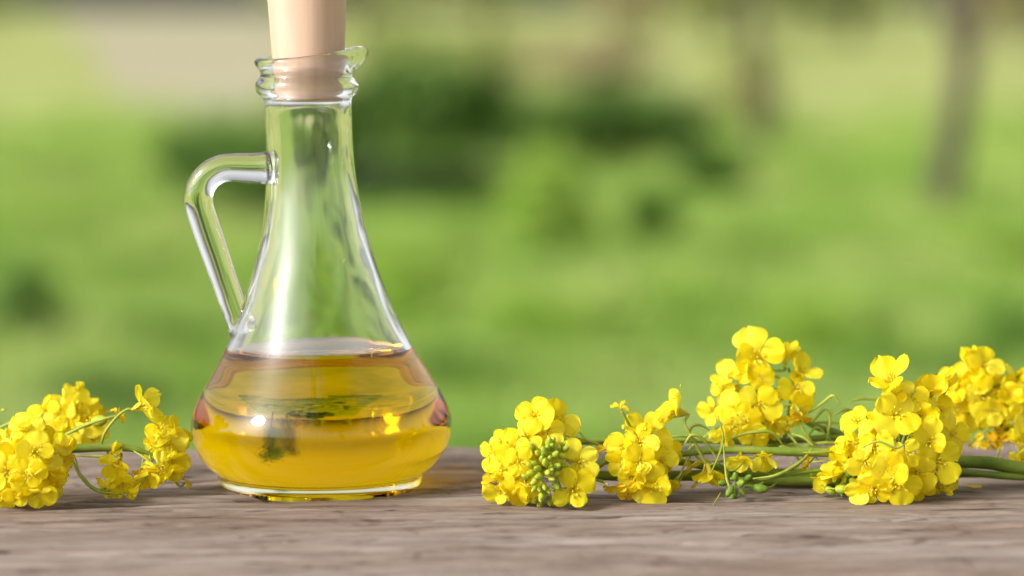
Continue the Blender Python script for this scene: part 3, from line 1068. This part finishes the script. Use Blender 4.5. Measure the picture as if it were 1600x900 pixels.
# --- right-hand bundle, sprig with the green heart of buds
sprig('sprig nearest the jug on its right, broad yellow head around green buds',
      [(1130, 742, -.018), (1000, 744, -.026), (930, 742, -.034), (880, 735, -.040), (845, 728, -.043), (815, 725, -.045)], [8, 8, 7, 6, 4, 3],
      [(836, 650, 4, 74, (-.2, .4, .9), 'open'), (874, 656, 6, 70, (.2, .5, .8), 'open'), (858, 676, 0, 62, (.1, .3, 1), 'open'), (822, 684, 0, 62, (-.3, .4, .9), 'open'),
       (783, 690, 2, 56, (-.5, .4, .7), 'open'), (803, 700, -4, 66, (-.3, .3, 1), 'open'), (770, 712, 0, 60, (-.8, .1, .6), 'open'), (792, 732, -4, 74, (-.4, 0, 1), 'open'),
       (776, 768, -2, 50, (-.8, -.4, .4), 'half'), (800, 770, -4, 66, (-.4, -.4, .9), 'open'), (818, 780, -5, 54, (0, -.7, .7), 'half'), (820, 752, -7, 62, (-.1, -.1, 1), 'open'),
       (838, 776, -5, 46, (.2, -.8, .6), 'half'), (840, 712, -2, 50, (0, .3, 1), 'half'), (888, 672, 8, 44, (.7, .3, .4), 'closed'), (860, 700, 3, 50, (.3, .3, .9), 'half'),
       (905, 722, -8, 78, (.12, .1, 1), 'open', [(930, 745, -.034), (925, 738, -.036)]), (895, 778, -14, 84, (.05, -.05, 1), 'open', [(870, 745, -.042), (878, 765, -.046)]),
       (765, 750, -2, 36, (-1, 0, .2), 'closed'), (780, 745, -5, 36, (-1, .1, .4), 'closed'), (810, 722, -8, 60, (-.1, .1, 1), 'open')],
      buds=bud_ball(852, 738, 26, 46, 46, 17, 5, dep=-13) + bud_ball(868, 712, 18, 18, 12, 15, 6, dep=-8),
      stems=[([(1005, 712, -.03), (965, 714, -.032), (940, 724, -.034), (922, 742, -.036)], [5, 5.5, 5, 4]),
             ([(1060, 702, -.012), (985, 690, -.010), (920, 690, -.014), (880, 690, -.02)], [5, 5.5, 5, 4])],
      pods=[([(880, 680, -.03), (930, 692, -.03), (955, 712, -.03)], 2.0), ([(895, 664, -.028), (920, 690, -.028), (945, 696, -.03), (952, 686, -.03)], 1.6),
            ([(925, 748, -.04), (940, 752, -.045), (950, 757, -.05)], 2.6)],
      seed=2, fill=(5, 825, 710, 45, 45, 8, 60))
# --- second head
sprig('second yellow head from the jug, low and loose with drooping lower flowers',
      [(1330, 740, -.005), (1200, 741, -.010), (1110, 730, -.018), (1060, 722, -.026), (1020, 728, -.034), (995, 735, -.038)], [9, 9, 6, 5, 4, 3],
      [(1004, 664, 2, 60, (-.05, .8, .6), 'half'), (1000, 690, -3, 68, (-.1, .3, 1), 'open'), (1026, 688, 2, 52, (.6, .4, .6), 'half'), (974, 700, 0, 60, (-.6, .2, .8), 'open'),
       (966, 722, -2, 50, (-.7, 0, .7), 'half'), (1000, 722, -7, 64, (0, .1, 1), 'open'), (1034, 720, -4, 66, (.35, .1, 1), 'open'), (1012, 744, -8, 58, (.1, -.1, 1), 'half'),
       (986, 748, -6, 48, (-.2, -.4, .8), 'half'), (1024, 772, -8, 72, (.1, -.35, 1), 'open'), (1046, 776, -4, 46, (.4, -.6, .6), 'half'), (1054, 708, 2, 46, (.7, .3, .5), 'half'),
       (962, 764, -4, 46, (-.4, -.2, .9), 'old'), (984, 768, -4, 44, (0, -.5, .8), 'old'), (1004, 776, -6, 52, (-.1, -.6, .8), 'half'), (1052, 762, 0, 40, (.5, -.4, .6), 'old'),
       (968, 634, 0, 38, (-.3, .85, .4), 'old', [(1000, 700, -.03), (985, 668, -.034)]),
       (1044, 641, 4, 74, (-.92, .32, .35), 'half', [(1122, 752, -.024), (1100, 718, -.028), (1084, 688, -.03), (1070, 662, -.03)]),
       (1107, 757, -4, 72, (.05, -1, .25), 'half', [(1082, 706, -.02), (1098, 722, -.024)]), (945, 700, 3, 40, (-.6, .4, .5), 'old')],
      buds=bud_ball(1150, 757, 20, 13, 9, 19, 8, 'dark', -20) + [(1176, 762, -22, 26, (1, -.1, .3), 'dark'), (1063, 605, 0, 5, (0, 1, 0), 'bud')],
      stems=[([(1262, 708, -.02), (1242, 730, -.026), (1212, 745, -.03)], [2.4, 2.6, 2.4]),
             ([(1305, 732, -.026), (1230, 741, -.03), (1190, 749, -.03), (1140, 748, -.03)], [3, 3.4, 3.6, 3])],
      pods=[([(1110, 742, -.03), (1130, 690, -.034), (1122, 650, -.034)], 2.2), ([(1130, 690, -.034), (1136, 750, -.036), (1150, 775, -.038)], 2.2),
            ([(1090, 720, -.03), (1060, 745, -.034), (1040, 762, -.036)], 2.0), ([(1075, 715, -.03), (1066, 735, -.034), (1058, 752, -.036)], 2.0),
            ([(1068, 694, -.01), (1045, 690, -.01), (1035, 680, -.012)], 2), ([(1095, 690, -.006), (1070, 682, -.008), (1035, 684, -.01)], 2), ([(1126, 770, -.04), (1114, 790, -.045)], 2.0),
            ([(1108, 672, -.02), (1092, 664, -.02), (1078, 672, -.02), (1080, 702, -.02)], 2)],
      seed=3, fill=(4, 1010, 715, 35, 35, 6, 56))
# --- tall head
sprig('tallest yellow head, standing upright in the middle of the right-hand bundle',
      [(1420, 712, .000), (1330, 706, -.004), (1260, 704, -.006), (1200, 690, -.004), (1186, 650, .000), (1182, 610, .002), (1182, 575, .002)], [7, 7, 7, 6, 4, 3, 2.5],
      [(1184, 558, -3, 92, (0, .25, 1), 'open'), (1229, 550, 2, 56, (.1, 1, .25), 'closed'), (1252, 572, 0, 62, (.55, .8, .3), 'half'), (1162, 580, -4, 48, (-.5, .0, .9), 'half'),
       (1190, 588, -6, 46, (.1, -.2, 1), 'open'), (1132, 584, 0, 54, (-.5, .7, .4), 'half'), (1130, 608, -2, 58, (-.5, .2, .8), 'open'), (1112, 640, -2, 54, (-.8, .1, .5), 'open'),
       (1142, 640, -5, 60, (-.3, .1, 1), 'open'), (1186, 632, -8, 74, (.05, .05, 1), 'open'), (1163, 655, -8, 62, (-.1, -.1, 1), 'open'), (1246, 606, -2, 66, (.4, .3, .8), 'open'),
       (1262, 626, 0, 56, (.8, .05, .5), 'open'), (1248, 640, -3, 54, (.4, -.1, .8), 'open'), (1218, 664, -3, 52, (.3, -.4, .8), 'half'), (1176, 680, -8, 66, (0, -.4, 1), 'open'),
       (1146, 666, -6, 64, (-.3, -.2, 1), 'open'), (1128, 682, -2, 48, (-.4, -.5, .6), 'half'), (1200, 686, -4, 52, (.2, -.7, .5), 'half'), (1152, 606, 4, 40, (-.3, .2, .7), 'old'),
       (1180, 606, 2, 44, (0, .2, .8), 'old'), (1214, 622, 0, 36, (.3, .2, .5), 'closed'), (1256, 652, -2, 46, (.5, -.5, .5), 'old'), (1232, 668, 0, 48, (.3, -.4, .7), 'droop'),
       (1152, 720, -10, 34, (-.3, -.6, .5), 'old'), (1196, 716, -10, 42, (.2, -.7, .5), 'droop'), (1198, 655, -3, 50, (.3, -.1, .9), 'open')],
      stems=[([(1225, 690, .0), (1232, 650, .004), (1238, 600, .004), (1232, 575, .004)], [4, 3, 2.4, 2]),
             ([(1345, 688, .01), (1300, 674, .006), (1272, 665, .004), (1230, 640, .004)], [5, 6, 5, 3])],
      pods=[([(1262, 646, .0), (1285, 630, -.002), (1302, 618, -.004), (1312, 632, -.004)], 2.6), ([(1270, 660, .002), (1288, 640, .0), (1297, 655, .0), (1290, 697, .0)], 2.2),
            ([(1262, 661, .004), (1290, 660, .004), (1322, 662, .004)], 2.4), ([(1237, 678, -.006), (1256, 684, -.008), (1272, 698, -.01)], 2.6),
            ([(1146, 684, -.012), (1172, 676, -.016), (1206, 676, -.016), (1225, 697, -.014)], 2.8), ([(1340, 648, .004), (1322, 640, .002), (1304, 648, .0)], 2.8),
            ([(1386, 627, .006), (1348, 623, .004), (1326, 628, .002)], 2.4), ([(1300, 690, .0), (1276, 668, .0), (1258, 690, .0)], 2.2), ([(1310, 694, .004), (1292, 670, .004), (1300, 640, .004)], 2.2),
            ([(1250, 698, -.004), (1290, 692, -.004), (1330, 694, -.004)], 3.0)],
      seed=4, fill=(1, 1175, 635, 45, 45, 7, 54))
# --- a bare cut stem lying in front of the tall head
sprig('long pale green flower stem crossing in front of the tall yellow head',
      [(1400, 716, -.020), (1330, 709, -.022), (1240, 706, -.024), (1150, 703, -.024), (1090, 706, -.024), (1035, 714, -.026), (1000, 716, -.028)], [6, 6.5, 6.5, 5.5, 5, 4.5, 3],
      [(1154, 722, -4, 46, (-.3, -.6, .8), 'half'), (1197, 722, -4, 50, (.3, -.7, .7), 'half'), (1262, 724, 0, 36, (.2, -.5, .6), 'old'), (1080, 730, -2, 38, (.2, -.6, .7), 'old'), (1012, 708, -2, 40, (-.5, .3, .7), 'half'), (1026, 734, -3, 44, (-.2, -.2, 1), 'open')],
      stems=[([(1340, 690, .006), (1300, 684, .004), (1200, 690, .002), (1080, 688, .002), (1050, 690, .0)], [5, 5, 5, 4, 3]),
             ([(1420, 760, -.004), (1340, 752, -.008), (1240, 752, -.010), (1160, 752, -.012)], [7, 8, 8, 6])],
      pods=[([(1270, 700, -.028), (1250, 722, -.03), (1214, 742, -.032), (1176, 748, -.032)], 2.6), ([(1210, 700, -.02), (1180, 714, -.024), (1140, 716, -.026), (1105, 728, -.028)], 2.0)] + TANGLE,
      seed=12)
# --- the wilting flower lying between the heads
sprig('small wilting sprig with curled yellow flower and green buds lying under the stems',
      [(1420, 738, -.015), (1360, 736, -.018), (1325, 733, -.022), (1300, 733, -.024)], [3, 3, 3, 2.6],
      [(1300, 738, -6, 84, (-.95, -.1, .4), 'closed'), (1310, 730, -4, 60, (-.8, .2, .5), 'half'), (1302, 722, 2, 50, (-.8, .5, .3), 'half'), (1284, 756, -6, 46, (-1, -.5, .2), 'closed'), (1312, 748, -2, 40, (-.6, -.6, .4), 'old')],
      buds=bud_ball(1326, 752, 17, 11, 8, 20, 9, 'dark', -10) + [(1320, 738, -8, 12, (.3, .8, .4), 'bud'), (1305, 764, -12, 24, (1, .1, .2), 'bud'), (1290, 762, -10, 20, (.8, -.4, .2), 'bud')],
      seed=5)
# --- the largest mass
sprig('largest, thickest mass of yellow flowers, second from the right edge',
      [(1640, 748, -.006), (1550, 742, -.012), (1490, 735, -.020), (1440, 725, -.028), (1405, 715, -.034), (1375, 715, -.038)], [5.5, 5.5, 5.5, 5, 4, 3],
      [(1338, 658, 2, 66, (-.4, .5, .7), 'open'), (1340, 692, -2, 66, (-.4, .1, .9), 'open'), (1322, 694, 0, 50, (-.9, 0, .4), 'half'), (1366, 700, -6, 64, (-.1, .1, 1), 'open'),
       (1352, 724, -6, 62, (-.2, -.1, 1), 'open'), (1400, 646, -6, 88, (0, .2, 1), 'open'), (1398, 616, -2, 56, (-.1, .5, .8), 'open'), (1452, 690, -10, 78, (.05, .1, 1), 'open'),
       (1488, 678, -2, 66, (.4, .2, .9), 'open'), (1468, 722, -10, 70, (.15, 0, 1), 'open'), (1416, 708, -12, 48, (0, .1, 1), 'open'), (1404, 756, -12, 66, (-.05, -.15, 1), 'open'),
       (1364, 764, -6, 60, (-.3, -.3, .9), 'open'), (1344, 766, -4, 54, (-.6, -.3, .7), 'half'), (1388, 776, -8, 50, (-.1, -.7, .6), 'half'), (1436, 770, -8, 60, (.05, -.5, .8), 'open'),
       (1468, 768, -6, 60, (.3, -.5, .7), 'droop'), (1482, 748, -2, 52, (.8, -.2, .5), 'half'), (1434, 738, -8, 66, (0, -.1, 1), 'open'), (1392, 732, -9, 66, (-.1, -.05, 1), 'open'),
       (1372, 742, -7, 60, (-.2, -.1, 1), 'open'), (1490, 702, -2, 60, (.5, 0, .8), 'open'), (1384, 586, 2, 72, (-.5, .8, .3), 'half', [(1402, 690, -.03), (1396, 640, -.03), (1392, 612, -.032)]),
       (1422, 622, 0, 60, (0, .5, .8), 'open'), (1440, 646, -2, 60, (.1, .3, .9), 'half'), (1452, 608, 4, 56, (0, .7, .7), 'half'), (1476, 596, 6, 66, (.05, .95, .35), 'closed'),
       (1470, 640, 4, 56, (.2, .4, .8), 'open'), (1330, 720, 0, 44, (-.8, -.3, .4), 'old'), (1372, 690, 0, 48, (-.1, .3, .9), 'old'), (1480, 772, -8, 30, (1, -.2, .2), 'closed')],
      pods=[([(1346, 700, -.05), (1372, 690, -.052), (1400, 700, -.052), (1420, 690, -.05)], 1.8), ([(1420, 668, -.04), (1426, 690, -.042), (1424, 712, -.044)], 2.0),
            ([(1434, 655, -.03), (1425, 672, -.032), (1416, 690, -.034)], 2.0), ([(1350, 645, -.03), (1362, 668, -.032), (1340, 672, -.034)], 1.4)],
      seed=6, fill=(12, 1410, 705, 75, 62, 8, 60))
# --- heads at the right edge
sprig('yellow head at the right edge above the thick green stems, flowers partly faded',
      [(1700, 700, .010), (1640, 690, .010), (1590, 676, .010), (1555, 650, .012), (1535, 615, .014), (1530, 590, .014)], [6, 6, 5, 4, 3, 2.6],
      [(1538, 570, 0, 74, (.1, .3, 1), 'open'), (1512, 562, 2, 54, (-.25, 1, .2), 'closed'), (1524, 592, -2, 58, (-.1, .2, 1), 'half'), (1502, 602, 0, 52, (-.5, .5, .6), 'half'),
       (1536, 622, -4, 72, (.1, 0, 1), 'open'), (1504, 626, -2, 54, (-.4, .2, .9), 'open'), (1556, 602, 0, 54, (.5, .3, .7), 'half'), (1556, 580, 2, 40, (.9, .2, .2), 'closed'),
       (1586, 610, 0, 62, (.3, .6, .5), 'half'), (1574, 652, -3, 66, (.2, .3, .8), 'droop'), (1602, 640, 0, 60, (.5, .2, .8), 'open'), (1594, 694, -6, 60, (.1, -.5, .8), 'droop'),
       (1546, 684, -2, 50, (-.1, .2, .8), 'old'), (1524, 692, -4, 46, (-.2, -.3, .8), 'old'), (1564, 690, -2, 52, (.1, -.1, .9), 'old'), (1500, 664, 0, 60, (-.3, 0, .9), 'open'),
       (1516, 640, 2, 40, (-.2, .2, .7), 'old'), (1598, 720, -6, 50, (.2, -.8, .5), 'droop'), (1580, 674, 2, 46, (.2, .1, .8), 'old'), (1590, 590, 4, 60, (.4, .8, .4), 'closed'), (1576, 628, -2, 64, (.3, .4, .8), 'half'), (1606, 668, -4, 66, (.4, 0, .9), 'open'), (1548, 644, -4, 60, (0, .1, 1), 'open'), (1484, 612, -2, 60, (-.3, .4, .8), 'half'), (1490, 640, -4, 62, (-.1, .1, 1), 'open'), (1498, 582, 2, 52, (-.4, .8, .4), 'half'), (1486, 668, -4, 56, (-.2, 0, 1), 'open')],
      stems=[([(1720, 752, -.008), (1600, 733, -.008), (1540, 723, -.010), (1470, 722, -.014), (1400, 724, -.018)], [10, 10, 10, 9, 8]), ([(1680, 572, .02), (1605, 584, .018), (1570, 598, .016), (1545, 612, .014)], [3, 3, 3, 2.4]), ([(1700, 690, .01), (1620, 690, .01), (1580, 680, .01), (1560, 660, .012)], [4, 4, 3, 2]),
             ([(1680, 752, -.002), (1590, 744, -.004), (1500, 742, -.01), (1380, 744, -.016)], [4, 4, 4, 3])],
      pods=[([(1556, 720, .0), (1560, 705, .0), (1566, 694, .0)], 2), ([(1558, 720, -.002), (1568, 712, -.004)], 2)],
      seed=7, fill=(5, 1550, 640, 45, 45, 6, 52))

# --- left side
sprig('big crowded yellow head cut by the left edge of the picture',
      [(-120, 700, -.03), (-60, 706, -.036), (-10, 715, -.042), (30, 722, -.048), (60, 728, -.05)], [6, 6, 5, 4, 3],
      [(14, 690, -6, 66, (-.2, .4, .9), 'open'), (48, 672, -2, 66, (0, .6, .8), 'open'), (78, 704, -4, 72, (.5, .3, .8), 'open'), (84, 726, -2, 60, (.6, .2, .7), 'half'),
       (52, 706, -10, 66, (0, .2, 1), 'open'), (10, 738, -12, 70, (-.2, 0, 1), 'open'), (44, 742, -12, 62, (.1, -.1, 1), 'open'), (74, 746, -6, 60, (.5, -.2, .8), 'half'),
       (30, 772, -10, 56, (0, -.4, .8), 'open'), (60, 776, -8, 56, (.3, -.6, .7), 'half'), (4, 784, -10, 60, (-.2, -.5, .8), 'open'), (82, 764, -4, 46, (.6, -.5, .4), 'half'),
       (26, 712, -9, 56, (-.1, .2, 1), 'half'), (92, 690, 0, 50, (.7, .6, .4), 'closed'), (104, 698, 0, 46, (.9, .6, .2), 'closed'), (-6, 712, -8, 66, (-.3, .2, 1), 'open'), (-10, 760, -10, 60, (-.3, -.2, 1), 'open'),
       (44, 652, 0, 52, (-.1, .8, .5), 'half'), (110, 710, 2, 36, (.9, -.2, .3), 'old')],
      stems=[([(-60, 715, -.03), (0, 700, -.03), (40, 690, -.034)], [3, 3, 3]), ([(-60, 735, -.03), (0, 702, -.025), (50, 692, -.03)], [3, 3, 3])],
      pods=[([(118, 716, -.03), (126, 742, -.034), (150, 764, -.038), (200, 774, -.042)], 2.2)],
      seed=8, fill=(12, 42, 722, 62, 50, 6, 60))
sprig('upper yellow head behind the crowded one on the left, pale side-on flowers',
      [(-120, 720, .0), (-40, 712, .0), (20, 696, .0), (70, 682, .0), (100, 668, .002), (120, 655, .004)], [3.6, 3.6, 3.6, 3.4, 3, 2.6],
      [(122, 620, 0, 64, (.15, .9, .4), 'half'), (98, 630, 0, 60, (-.3, .8, .4), 'half'), (72, 634, 2, 56, (.7, .5, .2), 'closed', [(-10, 672, .0), (30, 656, .0)]), (132, 652, -4, 74, (.4, .3, .8), 'open'),
       (146, 682, -2, 60, (.6, -.3, .7), 'open'), (112, 668, -6, 62, (0, .1, 1), 'open'), (90, 650, -4, 56, (-.2, .3, .9), 'open'), (118, 640, -5, 60, (.1, .3, 1), 'open'), (150, 655, -4, 50, (.7, .1, .6), 'half'), (124, 604, 2, 30, (.2, 1, .1), 'closed')],
      stems=[([(-60, 700, .004), (0, 668, .004), (48, 640, .004)], [2.4, 2.4, 2.4]), ([(-60, 712, .002), (0, 680, .002), (60, 655, .002)], [2.8, 2.8, 2.4]), ([(95, 682, -.006), (125, 668, -.01), (150, 660, -.01)], [2.4, 3, 2.6])],
      buds=[(2, 641, 0, 8, (1, .2, 0), 'bud'), (143, 660, -14, 30, (1, .15, .1), 'bud')],
      seed=9, fill=(6, 112, 650, 30, 25, 5, 54))
sprig('loose yellow sprig between the left heads and the jug, thin fanned stalks',
      [(60, 698, -.03), (110, 701, -.03), (160, 699, -.03), (200, 700, -.03), (225, 706, -.03), (240, 712, -.03)], [6, 6.5, 6.5, 5.5, 3.5, 2.6],
      [(252, 670, 0, 62, (.2, .6, .7), 'open'), (280, 668, 2, 56, (.75, .7, .2), 'half'), (262, 694, -2, 60, (.4, .1, .9), 'half'), (274, 722, -2, 50, (.7, -.2, .6), 'half'),
       (252, 732, -6, 60, (.3, -.2, .9), 'droop'), (232, 748, -6, 54, (0, -.6, .7), 'half'), (216, 740, -4, 50, (-.2, -.2, .9), 'old'), (266, 744, -4, 46, (.3, -.7, .5), 'half'),
       (182, 730, -6, 56, (-.1, -.6, .7), 'half'), (190, 758, -8, 58, (.2, -.3, .8), 'open'), (166, 778, -10, 52, (-.2, -.6, .5), 'droop', [(126, 742, -.034), (150, 766, -.04)]), (210, 770, -8, 44, (-.5, -.8, .3), 'closed'),
       (232, 630, -2, 74, (.92, .3, .2), 'half', [(157, 698, -.03), (164, 676, -.03), (182, 652, -.03), (198, 640, -.03)]), (186, 644, 2, 40, (.4, .5, .5), 'old', [(98, 682, -.02), (130, 666, -.024), (158, 656, -.028)]),
       (180, 706, -2, 40, (.4, .3, .5), 'closed'), (292, 752, 0, 26, (.8, .5, .2), 'old')],
      pods=[([(205, 702, -.03), (225, 715, -.034), (240, 728, -.036)], 2), ([(118, 712, -.02), (150, 713, -.02), (190, 712, -.022)], 2.2), ([(112, 712, -.03), (124, 742, -.034), (150, 766, -.04), (190, 772, -.042)], 2.2)],
      seed=10, fill=(5, 255, 705, 24, 24, 5, 46))


# --- a fallen petal right of the largest head
fp = P(1516, 767, -.022)
fp.z = .0022
lp = link('fallen_petal', petal_mesh('fallen_petal', 80, 96, 77, 1.0, .05, M['old_petal']), None, fp - Vector((.0035, 0, 0)))
lp.scale = (.0075, .0075, .0075)
tag(lp, 'single fallen yellow petal lying on the wood right of the largest head', 'petal')
